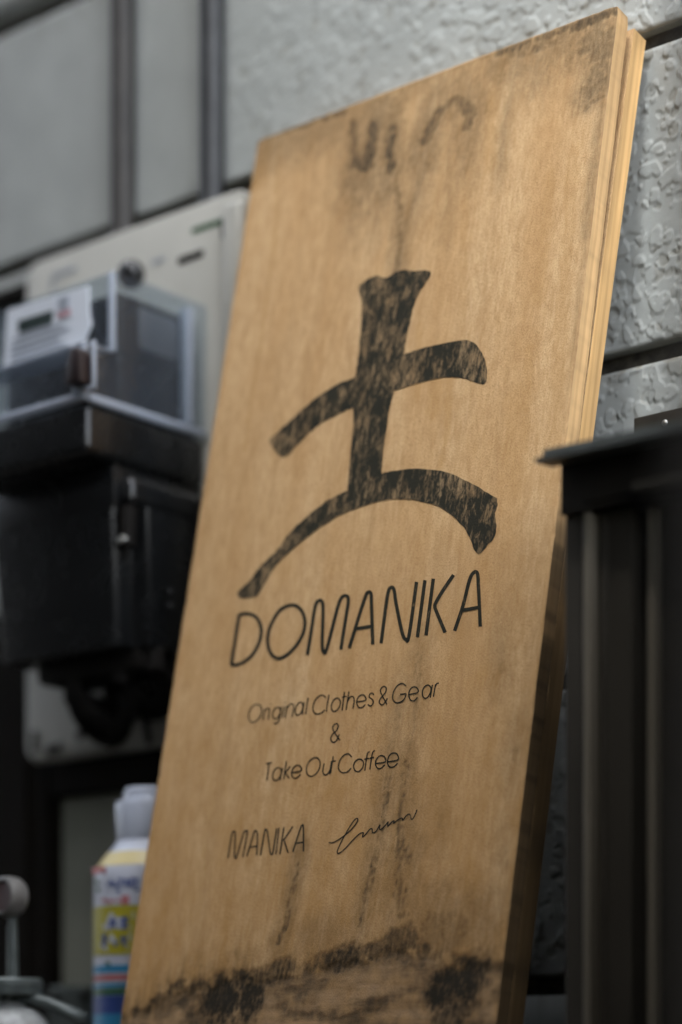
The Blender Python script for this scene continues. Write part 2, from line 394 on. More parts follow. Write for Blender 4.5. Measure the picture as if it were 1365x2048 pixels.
# ------------------------------------------------------------------ conduits, cable, meter board
ZP = 1.5 + .7115                                          # top edge of the meter board
for px, w, lab, m in ((246, .0108, 'dark grey brown conduit on the left, running down to the meter board', 'conduit_brown'),
                      (424, .0105, 'black conduit nearer the wooden sign, running down to the meter board', 'conduit')):
    x = atX(px, -.016)
    o = empty('conduit', (x, -.016, ZP)); tag(o, lab, 'pipe', 'conduits on the siding wall')
    mb = MB().cyl((x, -.016, ZP - (.004 if px < 300 else -.0)), (x, -.016, 4.2), w, n=32)
    mb.build('pipe', M[m], o, auto=40)
    MB().box(x - w - .012, x + w + .012, -.016 - w - .0015, -.0012, 2.62, 2.64, .002).build('saddle_clip', M['conduit'], o)
x0, x1 = -2.2, atX(74, -.010)
zc = atZ(36, 588, -.010)
tag(MB().box(x0, x1, -.016, -.0015, zc - .0065, zc + .0065, .003).build('cable_duct', M['black_matt']), 'flat black cable duct entering the meter board from the left edge', 'cable')

PXL, PXR = atX(52, -.030), atX(500, -.030)
ZPB = atZ(40, 1530, -.030)
pb = empty('meter_board', ((PXL + PXR) / 2, 0, ZPB)); tag(pb, 'beige plastic mounting board with slots behind the electricity meter', 'mounting board')
# a tray with a rounded rim, its slots laid on as dark strips painting the shade inside
def rounded(x0, x1, z0, z1, r, n=6):
    pts = []
    for cx, cz, a0 in ((x1 - r, z1 - r, 0), (x0 + r, z1 - r, 90), (x0 + r, z0 + r, 180), (x1 - r, z0 + r, 270)):
        pts += [(cx + r * math.cos(R(a0 + 90 * i / n)), cz + r * math.sin(R(a0 + 90 * i / n))) for i in range(n + 1)]
    return pts
MB().prism(rounded(PXL, PXR, ZPB, ZP, .016), -.030, -.021, 'y', .0025).build('backing_plate', M['plate'], pb, auto=40)
def slot(px0, py0, px1, py1, th, name='slot', m='black_matt'):
    """a straight slot between two points of the plate's face, th metres wide, sunk look by a dark liner standing 0.4 mm proud"""
    a, b = at(px0, py0, -.0302), at(px1, py1, -.0302); d = b - a; L_ = d.length; ang = math.atan2(d.z, d.x)
    Mx = Matrix.Translation((a + b) / 2) @ Matrix.Rotation(-ang, 4, 'Y')
    return MB().box(-L_ / 2 - th / 2, L_ / 2 + th / 2, -.0003, .0012, -th / 2, th / 2, .0001, 1, M=Mx).build(name, M[m], pb)
slot(388, 461, 446, 441, .0045, m='print_green'); slot(447, 441, 448, 469, .0055)
slot(362, 521, 402, 507, .0060); slot(305, 526, 328, 517, .0030, m='print_grey')
slot(105, 577, 107, 556, .0040, m='print_grey'); slot(107, 553, 150, 537, .0040, m='print_grey')
slot(70, 1470, 70, 1495, .0075); slot(100, 1502, 116, 1496, .0085)
slot(235, 1448, 262, 1440, .0035, m='print_grey'); slot(160, 1470, 166, 1466, .0080)
slot(292, 1445, 298, 1480, .0070)
# raised rim on the right side
MB().box(PXR - .024, PXR - .001, -.040, -.0295, ZPB + .02, ZP - .012, .006, 3).build('rim', M['plate'], pb, auto=40)
for (px, py) in ((216, 1455), (216, 1490)):
    c = at(px, py, -.0303); MB().cyl((c.x, -.034, c.z), (c.x, -.029, c.z), .006, n=20, bev=.001).build('screw', M['plate'], pb, auto=40)

# ------------------------------------------------------------------ electricity meter
XR = atX(405, -.035); XL = -1.366
YB, YC, YF = -.0305, -.137, -.1665
zt, zs_, zr = 1.5 + .622, 1.5 + .560, 1.5 + .515
mt = empty('electricity_meter', ((XL + XR) / 2, YB, 1.83)); tag(mt, 'black electricity meter with a clear cover and white display label', 'meter')
# clear cover: front, right, left, top walls of 2 mm, with the step at its foot
cv = MB()
t = .002
cv.box(XL, XR, YC, YC + t, zs_, zt)                              # upper front
cv.box(XL, XR, YF, YF + t, zr + .004, zs_ - .002)                # lower front
cv.box(XR - t, XR, YC + t + .0002, YB, zs_ + .0002, zt)          # right
cv.box(XR - t, XR, YF + t + .0002, YB, zr + .004, zs_ - .0004)
cv.box(XL, XL + t, YC + t + .0002, YB, zs_ + .0002, zt)
cv.box(XL, XL + t, YF + t + .0002, YB, zr + .004, zs_ - .0004)
cv.build('clear_cover', M['clear'], mt)
ce = MB()
cv2 = MB().box(XL + .0001, XR - .0001, YC + .005, YB - .0004, zt + .0003, zt + .0022).build('cover_top', M['clear'], mt)
ce.box(XR - .0052, XR + .0008, YC - .0012, YC + .0048, zs_ - .001, zt + .001, .0022, 3)      # front upright edge
ce.box(XL - .0008, XL + .0052, YC - .0012, YC + .0048, zs_ - .001, zt + .001, .0022, 3)
ce.box(XL, XR, YF, YC - .0014, zs_ - .0018, zs_ + .0004, .0006)                               # step
ce.box(XR - .005, XR + .0005, YF - .0008, YF + .0045, zr + .003, zs_ - .001, .002, 3)
ce.box(XL - .0012, XR + .0016, YF - .0022, YF + .004, zr - .0008, zr + .0062, .0024, 3)       # foot rim, front
ce.box(XR - .004, XR + .0018, YF + .0042, YB, zr - .0008, zr + .0062, .0022, 3)               # foot rim, side
ce.box(XR - .010, XR + .001, YB - .022, YB - .014, zr + .007, zt - .004, .002, 3)             # upright rib at the back
xc = atX(163, YF - .004)
ce.box(xc - .0125, xc - .0095, YF - .003, YF + .001, zs_ - .036, zs_ - .002, .001)            # bracket round the seal
ce.box(xc + .0095, xc + .0125, YF - .003, YF + .001, zs_ - .036, zs_ - .002, .001)
ce.box(xc - .0125, xc + .0125, YF - .003, YF + .001, zs_ - .0395, zs_ - .0363, .001)
ce.build('cover_edge', M['clear_edge'], mt, auto=40)
MB().prism([(xc - .0085, zs_ - .036), (xc + .0085, zs_ - .036), (xc + .0075, zs_ - .014), (xc + .0035, zs_ - .0085), (xc - .003, zs_ - .0085), (xc - .0075, zs_ - .020)], YF - .0135, YF - .0003, 'y', .0012).build('seal', M['seal'], mt, auto=40)
MB().box(xc - .001, xc + .0085, YF - .0050, YF - .0024, zr + .004, zs_ - .0397, .0008).build('seal_tab', M['print_white'], mt)
MB().box(XR - .030, XR - .012, -.075, -.062, zt - .036, zt - .022, .003).build('reflection_block', mat('peach_reflection', (.55, .33, .25), .5), mt, auto=40)  # added block, its peach colour stands for a reddish reflection in the cover
# inside: the works and their label
MB().box(XL + .010, XR - .010, YC + .016, YB, zr, zt - .008, .004).build('inner_case', M['black'], mt, auto=40)
MB().box(XR - .060, XR - .0085, -.100, YB - .02, zs_ + .012, zt - .012, .006).build('terminal_block', mat('smoky_grey', (.10, .10, .105), .4), mt, auto=40)
yl = YC - .0034
def L2(px, py, Y=yl): p = at(px, py, Y); return (p.x, p.z)
lab = MB().prism([L2(14, 620), L2(176, 571), L2(178, 628), L2(182, 648), L2(166, 690), L2(140, 708), L2(6, 742)], yl, yl + .0022, 'y', .0006).build('display_label', M['label'], mt)
MB().prism([L2(36, 642, yl - .001), L2(106, 620, yl - .001), L2(104, 644, yl - .001), L2(38, 666, yl - .001)], yl - .0012, yl - .0003, 'y').build('display', M['lcd'], lab)
pr = MB()
for i, (a, b) in enumerate(((22, 128), (22, 140), (20, 120), (20, 134))):
    y0 = 680 + i * 13
    p, q = at(a, y0 + (690 - a) * .0, yl - .0006), at(b, y0 - (b - a) * .29, yl - .0006)
    d = q - p; Mx = Matrix.Translation((p + q) / 2) @ Matrix.Rotation(-math.atan2(d.z, d.x) * 0, 4, 'Y')
    pr.box(-d.length / 2 * .98, d.length / 2 * .98, -.0003, .0003, -.0007, .0007, M=Mx)
pr.build('small_print', M['print_grey'], lab)
a = at(128, 612, yl); MB().box(a.x - .006, a.x + .006, yl - .0009, yl - .0002, a.z - .005, a.z + .007).build('printed_mark', M['print_grey'], lab)
a = at(130, 626, yl); MB().box(a.x - .0075, a.x + .007, yl - .0010, yl - .0003, a.z - .003, a.z + .002).build('stamp', mat('faded_stamp', (.45, .27, .30), .6), lab)
# black base: upper block and lower terminal cover with a notched corner
zb1 = 1.5 + .474
MB().box(XL, XR, YF + .001, YB, zb1, zr - .001, .0075, 4).build('base', M['black'], mt, auto=40)
YT = -.129; XT = XR + .009
tcv = MB()
zn, zb2 = 1.5 + .440, 1.5 + .333
tcv.box(XL + .004, XR - .006, YT - .0005, YB, zn + .0013, zb1 + .0, .0008, 2)
tcv.box(XR - .0058, XT, YT + .003, YB, zn + .0005, zb1 - .010, .007, 4)
N_ = .022
foot = [(XL + .004, YB), (XT, YB), (XT, YT + N_ * 1.0), (XT - .003, YT + N_ - .002), (XT - .016, YT + N_ * .85), (XT - .018, YT + .004), (XT - .021, YT), (XL + .004, YT)]
bt = bmesh.new()                                             # the cover tapers towards its foot
A_ = [bt.verts.new((x, y, zn + .0015)) for x, y in foot]
C_ = [bt.verts.new((x - (.007 if x > XL + .02 else 0), y + (.011 if y < YB - .02 else 0), zb2)) for x, y in foot]
bt.faces.new(A_); bt.faces.new(C_[::-1])
for i in range(len(foot)): bt.faces.new((A_[i], C_[i], C_[(i + 1) % len(foot)], A_[(i + 1) % len(foot)]))
bmesh.ops.recalc_face_normals(bt, faces=bt.faces[:]); bmesh.ops.bevel(bt, geom=[e for e in bt.edges if not all(v.co.z > zn for v in e.verts)], offset=.0028, segments=3, profile=.5, affect='EDGES')
tcv._add(bt)
tcv.build('terminal_cover', M['black'], mt, auto=35)
c = at(250, 1080, YT + .008)
MB().ball((c.x, YT + .006, c.z), .0055, (1, .6, .7)).build('screw', M['steel'], mt, smooth=True)
MB().cyl((XT - .010, YT + .010, zn - .030), (XT - .010, YT + .010, zn + .0), .006, .008).build('screw_post', M['black_matt'], mt, auto=40)
for px, py in ((320, 1197), (305, 1228)):
    c = at(px, py, -.07); MB().ball((XT + .0004, c.y - .01, c.z), .0035, (.4, 1, 1), 12, 8).build('rivet', M['black'], mt, smooth=True)
kb = at(262, 540, -.055)
MB().ball((kb.x, -.055, kb.z - .004), .0125, (1, .9, .95)).cyl((kb.x, -.055, zt - .01), (kb.x, -.03, zt + .004), .006).build('hanger_knob', M['black'], mt, smooth=True)
def cable(x0, x1, y0, drop, r):
    p = [(x0, y0, zb2 + .02)]
    for k in range(13):
        a = math.pi * k / 12; p.append(((x0 + x1) / 2 - (x1 - x0) / 2 * math.cos(a), y0 + .020 * math.sin(a), zb2 - drop * (.45 + .55 * math.sin(a))))
    p.append((x1, y0, zb2 + .02)); MB().tube(p, r, 14).build('cable', M['black_matt'], mt, smooth=True)
cable(XL + .040, XL + .090, -.070, .058, .0090); cable(XL + .062, XL + .118, -.088, .050, .0085); cable(XL + .083, XL + .143, -.066, .040, .0085)
cable(XL + .112, XL + .150, -.085, .034, .0080); cable(XL + .026, XL + .066, -.056, .030, .0080)
MB().box(XL + .022, XR - .008, -.098, -.045, zb2 - .016, zb2 + .006, .006).build('terminal_base', M['black_matt'], mt, auto=40)

# ------------------------------------------------------------------ dark framed window under the meter
wn = empty('window', (atX(180, -.01), 0, LEDGE)); tag(wn, 'dark brown framed window with a grey frosted pane behind the bottle', 'window')
xs0 = atX(96, -.018); xs1 = -1.06
zh0, zh1 = atZ(150, 1590, -.018), 1.5 + .268
MB().box(-1.75, xs0, -.018, -.0022, LEDGE, 1.5 + .41, .003).box(-1.75, xs0 - .028, -.0195, -.0183, LEDGE, 1.5 + .405).build('jamb', M['dark_wood'], wn)
MB().box(xs0 + .0005, xs1, -.018, -.0022, zh0, zh1, .003).build('head', M['dark_wood'], wn)
MB().box(xs0 + .0005, xs1, -.012, -.0022, LEDGE, LEDGE + .050, .003).build('bottom_rail', M['dark_wood'], wn)
MB().box(xs0 + .0005, xs0 + .0055, -.014, -.0022, LEDGE + .0505, zh0 - .0005, .001).build('stop_bead', M['dark_wood'], wn)
MB().box(xs0 + .006, xs1 - .001, -.0060, -.0022, LEDGE + .0505, zh0 - .0005).build('pane', M['frosted'], wn)
bx0, bx1 = atX(112, -.02), atX(185, -.02); bz = atZ(150, 1972, -.02)
br = MB().box(bx0, bx1, -.030, -.0125, LEDGE + .001, bz, .002).build('latch_bracket', M['pewter'], wn)
for px, py in ((114, 1995), (168, 1994)):
    c = at(px, py, -.031); MB().cyl((c.x, -.0325, c.z), (c.x, -.0295, c.z), .0042, n=16).build('screw', M['black_matt'], br)

# ------------------------------------------------------------------ bottle
BY = -.105; w_b = (BY - CAM.y)
bc = at(297, 1800, BY); bc = Vector((bc.x, BY, 0))
def bz_(py): return at(292, py, BY).z
rB, rN, rT = .0430, .0268, .0195
bo = empty('bottle', (bc.x, bc.y, LEDGE)); tag(bo, 'white plastic bottle with yellow and blue label standing behind the wooden sign', 'bottle')
zsh, znk, zcp, zct = bz_(1738), bz_(1688), bz_(1606), bz_(1578)
prof = [(0, LEDGE), (rB - .004, LEDGE), (rB, LEDGE + .005), (rB, zsh - .004)]
prof[-1] = (rB, bz_(1768))
prof += [(rB - .0006, bz_(1752)), (rB - .0025, bz_(1738)), (rB - .006, bz_(1725)), (rB - .0105, bz_(1709)), (rN + .0015, bz_(1697)), (rN - .0008, bz_(1691))]
prof += [(rN - .001, znk + .001), (0, znk + .001)]
MB().lathe(prof, (bc.x, bc.y, 0)).build('body', M['bottle'], bo, smooth=True)
MB().lathe([(0, znk + .0015), (rN - .002, znk + .0015), (rN - .0015, znk + .006), (rN, zcp - .0025), (rN - .001, zcp), (rT + .001, zcp + .0002), (rT, zcp + .002), (rT, zct - .002), (rT - .002, zct), (0, zct)], (bc.x, bc.y, 0)).build('cap', M['bottle'], bo, auto=35)
def band(py0, py1, mname, name, r=rB + .0004, n=64, parent=bo):
    z1, z0 = bz_(py0), bz_(py1)
    MB().lathe([(r, z0), (r, z1)], (bc.x, bc.y, 0), n).build(name, M[mname], parent, smooth=True)
# label: sleeve of printed bands
shl = MB().lathe([(p[0] + .0005, p[1]) for p in prof[5:8]], (bc.x, bc.y, 0)).build('yellow_shoulder', mat('shoulder_yellow', (.52, .43, .19), .4, var=.03), bo, smooth=True)
lb = MB().lathe([(rB + .0003, LEDGE + .012), (rB + .0003, bz_(1768)), (rB - .0003, bz_(1752)), (rB - .0022, bz_(1738.5))], (bc.x, bc.y, 0)).build('label', M['print_white'], bo, smooth=True)
for p0, p1, mm in ((1818, 1914, 'print_yellow'), (1934, 1949, 'print_teal'), (1954, 1964, 'print_red'), (1970, 1978, 'print_teal'), (1980, 1992, 'print_green'), (1993, 2030, 'print_blue'), (2030, 2060, 'print_teal')):
    band(p0, p1, mm, 'printed_band', rB + .0006, parent=lb)
def wrap(px, py, dr):
    """point of the bottle's side at an image pixel: the cylinder as the camera sees it"""
    k = (px - 682.5) / FPX; d = Vector((k * cP - sP, cP + k * sP)); o = Vector((CAM.x, CAM.y)) - Vector((bc.x, bc.y)); r = rB + dr
    A = d.dot(d); B_ = o.dot(d); C_ = o.dot(o) - r * r; D = B_ * B_ - A * C_
    if D < 0: D = 0
    tt = (-B_ - math.sqrt(D)) / A
    return Vector((CAM.x + tt * d.x, CAM.y + tt * d.y, CAM.z + tt * (HOR - py) / FPX))
def stroke_mesh(paths, width, f, closed_ends=True, taper=None):
    """flat ribbons along 2-D polylines; f maps (x, y) to a point"""
    b = bmesh.new()
    for pts in paths:
        pts = [Vector(p) for p in pts]
        n = len(pts); loop = (pts[0] - pts[-1]).length < 1e-6
        Ls, Rs = [], []
        for i in range(n):
            if loop: a_, c_ = pts[(i - 1) % (n - 1)], pts[(i + 1) % (n - 1)]
            else: a_, c_ = pts[max(0, i - 1)], pts[min(n - 1, i + 1)]
            tn = (c_ - a_); tn = tn / (tn.length or 1); nm = Vector((-tn.y, tn.x)) * width / 2
            if 0 < i < n - 1:
                d1 = (pts[i] - pts[i - 1]).normalized(); nn = Vector((-d1.y, d1.x)); cs = max(.6, nn.dot(nm.normalized())); nm = nm / cs
            Ls.append(b.verts.new(f(*(pts[i] + nm)))); Rs.append(b.verts.new(f(*(pts[i] - nm))))
        for i in range(n - 1):
            try: b.faces.new((Ls[i], Ls[i + 1], Rs[i + 1], Rs[i]))
            except ValueError: pass
    return b
def smooth_path(pts, n=5):
    pts = [Vector(p) for p in pts]; loop = (pts[0] - pts[-1]).length < 1e-6; out = []; m = len(pts)
    for i in range(m - 1):
        p1, p2 = pts[i], pts[i + 1]
        p0 = pts[i - 1] if i else (pts[-2] if loop else p1 * 2 - p2); p3 = pts[i + 2] if i + 2 < m else (pts[1] if loop else p2 * 2 - p1)
        for k in range(n):
            t_ = k / n
            out.append(.5 * ((2 * p1) + (p2 - p0) * t_ + (2 * p0 - 5 * p1 + 4 * p2 - p3) * t_ ** 2 + (3 * p1 - p0 - 3 * p2 + p3) * t_ ** 3))
    out.append(pts[-1]); return out
def orient(b, d):
    for f_ in b.faces:
        f_.normal_update()
        if f_.normal.dot(d) < 0: f_.normal_flip()
def bottle_print(paths, width, mname, dr=.0010, name='print'):
    b = stroke_mesh(paths, width, lambda x, y: wrap(x, y, dr)); orient(b, Vector((-.3, -1, 0)))
    me = bpy.data.meshes.new(name); b.to_mesh(me); b.free(); link_mesh(name, me, M[mname], lb)
bottle_print([[(186, 1743), (212, 1740)]], 14, 'print_red', name='red_tab')
bottle_print([[(191, 1765), (197, 1765)], [(193, 1780), (199, 1780)]], 9, 'print_green', name='small_print')
bottle_print([[(216, 1772), (222, 1760), (226, 1772)], [(230, 1762), (232, 1772), (240, 1770)], [(236, 1758), (247, 1759)], [(244, 1760), (240, 1772)], [(250, 1758), (258, 1772)], [(257, 1758), (250, 1772)], [(262, 1757), (274, 1758), (272, 1772), (262, 1771), (263, 1758)]], 4, 'print_blue', name='lettering')
bottle_print([[(232, 1782), (280, 1779)]], 4, 'print_blue', name='lettering')
bottle_print([[(204, 1802), (210, 1798), (214, 1805)], [(218, 1799), (222, 1805), (228, 1799)], [(233, 1798), (240, 1804)]], 4, 'print_red', name='lettering')
bottle_print([[(245, 1793), (256, 1793), (256, 1806), (246, 1806), (245, 1793)], [(247, 1799), (256, 1799)]], 5, 'print_red', name='lettering')
bottle_print([[(211, 1857), (226, 1832), (268, 1830)], [(208, 1862), (262, 1856)], [(204, 1894), (226, 1876), (262, 1874)], [(212, 1898), (256, 1892)], [(222, 1836), (220, 1858)], [(240, 1834), (238, 1858)]], 15, 'print_white', .0008, 'white_outline')
bottle_print([[(220, 1843), (232, 1842)], [(227, 1834), (220, 1856)], [(226, 1844), (232, 1854)], [(242, 1838), (258, 1836)], [(250, 1832), (248, 1858)], [(241, 1846), (257, 1845)], [(243, 1856), (256, 1854)], [(204, 1874), (216, 1872)], [(209, 1868), (207, 1894)], [(213, 1880), (205, 1888)], [(228, 1886), (236, 1884), (230, 1892)], [(240, 1878), (252, 1876), (246, 1890)], [(246, 1872), (250, 1892)]], 5, 'print_blue', .0012, 'lettering')
bottle_print([[(212, 1924), (220, 1930)]], 7, 'print_green', name='printed_leaf')
bottle_print([[(204, 1940), (238, 1936)]], 12, 'print_teal', .0011, 'printed_wave')

# ------------------------------------------------------------------ jar with knob at the left edge
JY = -.22; jc = at(18, 1900, JY); jx = jc.x
def jz(py): return at(18, py, JY).z
mpp = (JY - CAM.y) / (cP + (18 - 682.5) / FPX * sP) / FPX     # metres per pixel there
jr = empty('jar', (jx, JY, LEDGE)); tag(jr, 'pale speckled jar with a ribbed metal lid and round knob on a stem', 'jar')
rj = 88 * mpp
jp = [(0, LEDGE), (rj * .95, LEDGE), (rj, LEDGE + .004), (rj, jz(2090))]
for i in range(1, 10):
    a = i / 9 * math.pi / 2; jp.append((rj * math.cos(a) * .62 + rj * .38, jz(2090) + (jz(2014) - jz(2090)) * math.sin(a)))
jp += [(rj * .36, jz(2005)), (0, jz(2005))]
MB().lathe(jp, (jx, JY, 0)).build('body', M['jar'], jr, smooth=True)
rl = 66 * mpp
MB().lathe([(0, jz(2010)), (20 * mpp, jz(2010)), (20 * mpp, jz(1992)), (rl * .97, jz(1991)), (rl, jz(1986)), (rl * .98, jz(1976)), (rl * 1.02, jz(1974)), (rl * 1.02, jz(1962)), (rl * .96, jz(1957)), (0, jz(1955))], (jx, JY, 0)).build('lid', M['pewter'], jr, auto=35)
rb = MB()
for i in range(72):
    a = 2 * math.pi * i / 72; rb.cyl((jx + rl * math.cos(a), JY + rl * math.sin(a), jz(1989)), (jx + rl * math.cos(a), JY + rl * math.sin(a), jz(1977)), .0009, n=5)
tag(rb.build('ribbing', M['pewter'], jr, auto=60), kind='stuff')
MB().cyl((jx + 12 * mpp, JY, jz(1957)), (jx + 12 * mpp, JY, jz(1835)), 12 * mpp, 9 * mpp, n=20).cyl((jx - 6 * mpp, JY + .002, jz(1957)), (jx - 6 * mpp, JY + .002, jz(1850)), 4 * mpp, n=12).build('stem', M['pewter'], jr, auto=40)
ax = Vector((-.12, -1, 0.05)).normalized(); kc = Vector((jx + 17 * mpp, JY, jz(1796)))
kn = MB().lathe([(0, -.004), (34 * mpp, -.004), (40 * mpp, 0), (41 * mpp, .006), (39 * mpp, .0115), (34 * mpp, .0125), (31 * mpp, .0105), (0, .0098)], (0, 0, 0), 48, M=Matrix.Translation(kc) @ ax.to_track_quat('Z', 'Y').to_matrix().to_4x4()).build('knob', M['pewter_light'], jr, auto=40)
MB().cyl(kc + ax * .0092, kc + ax * .0108, 30 * mpp, n=40).build('knob_face', M['dial'], kn)
MB().tube([at(20, 1998, JY), at(62, 1996, JY + .005), at(95, 2006, JY + .012), at(130, 2022, JY + .020), at(172, 2040, JY + .028)], [.0045, .0045, .0050, .0055, .006], 12).build('lever', M['pewter'], jr, smooth=True)

# ------------------------------------------------------------------ wooden sign board and the plain board behind it
YTOP = -.043
pTR = at(1236, 7, YTOP); XBR = pTR.x
k_b = (990 - 682.5) / FPX                                   # bottom right: same X, its own distance
y_b = XBR / ((k_b * cP - sP) / (cP + k_b * sP)); pBR = at(990, 2048, CAM.y + y_b)
pTL = at(515, 280, YTOP); XBL = pTL.x
lean = math.atan2(pBR.y - pTR.y, pBR.z - pTR.z)             # of the face
up = Vector((0, (pTR.y - pBR.y), (pTR.z - pBR.z))).normalized()
nrm = Vector((0, -up.z, up.y))                              # out of the face, towards the alley
Hb = (pTR.z - LEDGE - .004) / up.z                          # board length down to the ledge
O = Vector((XBL, pTR.y, pTR.z)) - up * Hb                   # lower left corner of the face
Wb = XBR - XBL
Mb = Matrix(((1, 0, up.x, O.x), (0, -nrm.y, up.y, O.y), (0, -nrm.z, up.z, O.z), (0, 0, 0, 1)))   # board space: x right, y into the wall, z up the board
TWIST = .0082                                               # the ply has warped: its lower left corner stands forward
def twist(s_, t_): return TWIST * (1 - s_ / Wb) * (1 - t_ / Hb)
def B(px, py):
    """board coordinates of an image pixel"""
    k = (px - 682.5) / FPX; d = Vector((k * cP - sP, cP + k * sP, (HOR - py) / FPX))
    tw = 0.0
    for _ in range(4):
        tt = (O + nrm * tw - CAM).dot(nrm) / d.dot(nrm); q = CAM + d * tt - O; tw = twist(q.x, q.dot(up))
    return (q.x, q.dot(up))
TH = .0148
nx, nz = int(Wb / .00125), int(Hb / .00125)
gx = np.linspace(0, Wb, nx); gz = np.linspace(0, Hb, nz)
# uneven edge: corner rounding and small chips
GX, GZ = np.meshgrid(gx, gz)
def dist_poly(path, vs_=1.0):
    d = np.full(GX.shape, 9.0)
    for (a0, b0), (a1, b1) in zip(path, path[1:]):
        vx, vz = a1 - a0, b1 - b0; l2 = vx * vx + vz * vz + 1e-12
        t_ = np.clip(((GX - a0) * vx + (GZ - b0) * vz) / l2, 0, 1)
        d = np.minimum(d, np.hypot(GX - a0 - t_ * vx, (GZ - b0 - t_ * vz) * vs_))
    return d
PXM = 1 / 2900.0
iso = fbm(GX / .010, GZ / .011, 231, 5); isof = fbm(GX / .0030, GZ / .0048, 236, 4); vdash = fbm(GX / .0042, GZ / .034, 266, 4); rag = fbm(GX / .006, GZ / .012, 201, 4); ragc = fbm(GX / .02, GZ / .035, 211, 4); grain = fbm(GX / .0022, GZ / .012, 221, 3)
mould = np.zeros_like(GX); brown = np.zeros_like(GX); peel = np.zeros_like(GX)
def stain(pts, wpx, s, arr, soft=1.0, vs_=1.0):
    path = [B(*p) for p in pts]
    if len(path) == 1: path = path * 2
    d = dist_poly(path, vs_) / (wpx * PXM * (1.45 if arr is mould else 1.2))
    g_ = np.exp(-(d ** 2) * .7 / soft); v = s * sst(.08, .95, g_ + g_ * (.55 * iso + .30 * isof + .30 * ragc)) * np.clip(.95 + .25 * grain + .28 * isof, 0, 1.25)
    np.maximum(arr, v, out=arr)
for pts, w_, s in (
    ([(520, 278), (600, 250), (690, 222)], 9, .75), ([(690, 222), (850, 160), (1000, 102)], 4, .45), ([(1000, 104), (1060, 84), (1150, 48), (1236, 12)], 10, .75),
    ([(1020, 110), (1060, 102), (1100, 88), (1130, 70)], 12, .55), ([(1072, 96), (1080, 92)], 12, .7), ([(1148, 55), (1236, 18)], 11, .8),
    ([(703, 245), (708, 290), (715, 325)], 10, .70), ([(748, 250), (741, 290), (735, 330), (712, 325)], 14, .85), ([(782, 262), (778, 300), (781, 335)], 12, .85),
    ([(712, 300), (735, 318)], 20, .5), ([(722, 335), (732, 352), (748, 370)], 9, .42), ([(785, 330), (792, 370), (798, 400)], 9, .36),
    ([(848, 282), (862, 255), (880, 222)], 13, .75), ([(885, 215), (912, 198), (925, 205)], 9, .62), ([(925, 210), (942, 232), (936, 250)], 13, .68),
    ([(940, 250), (948, 310), (945, 330)], 8, .32), ([(838, 325), (845, 350)], 12, .34),
    ([(786, 330), (792, 380), (800, 430), (797, 500), (795, 545)], 8, .55), ([(850, 330), (836, 380), (818, 430), (802, 480)], 8, .46), ([(745, 360), (752, 410), (756, 450)], 7, .34), ([(905, 240), (900, 330), (896, 420)], 9, .26),
    ([(1040, 125), (1022, 190), (1008, 250), (1002, 330)], 6, .34),
    ([(1205, 195), (1200, 250), (1193, 330)], 6, .38), ([(1190, 340), (1150, 700), (1140, 860)], 3, .28),
    ([(800, 1400), (795, 1450), (783, 1500), (776, 1560)], 8, .36), ([(776, 1560), (770, 1620), (756, 1690), (740, 1760), (722, 1850)], 8, .55),
    ([(838, 1310), (832, 1400), (822, 1470), (815, 1530)], 8, .36), ([(812, 1530), (804, 1590), (800, 1660), (795, 1720), (798, 1790)], 8, .58),
    ([(800, 1690), (812, 1715)], 14, .55), ([(798, 1790), (805, 1830)], 16, .5),
    ([(598, 1728), (584, 1790), (572, 1850), (556, 1885)], 7, .60), ([(770, 1590), (765, 1640)], 10, .35),
    ([(880, 1620), (885, 1660)], 8, .22), ([(1035, 1490), (1028, 1520)], 9, .28), ([(1000, 1290), (1005, 1340)], 8, .25),
    ([(1010, 1700), (1012, 1730)], 10, .25)):
    low = pts[0][1] > 1250
    stain(pts, w_ * (.9 if low else 1.05), s * ((.95 + .55 * vdash + .45 * isof) if low else .98), mould)
    stain(pts, w_ * 2.3, s * .58, mould, 1.2, .36)
stain([(1188, 75), (1214, 85), (1206, 150), (1184, 180)], 30, .62, mould, 1.2)
stain([(1100, 92), (1200, 50)], 26, .40, mould, 1.2)
stain([(1208, 190), (1196, 320), (1180, 460)], 14, .34, mould)
stain([(1165, 140), (1180, 200)], 12, .34, mould)
# mould front along the foot and the peeled veneer below it
front = [(228, 2046), (245, 2034), (294, 2016), (331, 1992), (361, 1972), (423, 1970), (466, 1950), (540, 1954), (614, 1937), (675, 1919), (743, 1917), (765, 1896), (811, 1894), (897, 1917), (958, 1930), (1030, 1925)]
fb = [B(*p) for p in front]; fx_ = np.array([p[0] for p in fb]); fz_ = np.array([p[1] for p in fb])
line = np.interp(GX, fx_, fz_) + .006 * iso + .0012 * isof
below = sst(-.001, .006, line - GZ)
peel = np.clip(below * (.78 + .5 * iso), 0, 1)
dl = (GZ - line)
mould = np.maximum(mould,   .92 * sst(.05, 1.15, np.exp(-(np.where(dl > 0, dl, dl * .6) / .0075) ** 2) * (.80 + .75 * ragc + .40 * iso + .22 * isof + .25 * vdash)))
mould = np.maximum(mould, .74 * np.where(dl > -.004, np.exp(-(np.maximum(dl, 0) / (.017 + .010 * ragc)) ** 1.4), 0) * np.clip(.50 + .75 * vdash + .45 * iso + .35 * isof, 0, 1.1))
mould = np.maximum(mould, .86 * below * sst(-.28, .70, iso * .35 + .9 * fbm(GX / .05, GZ / .016, 291, 4) + .15 * isof))
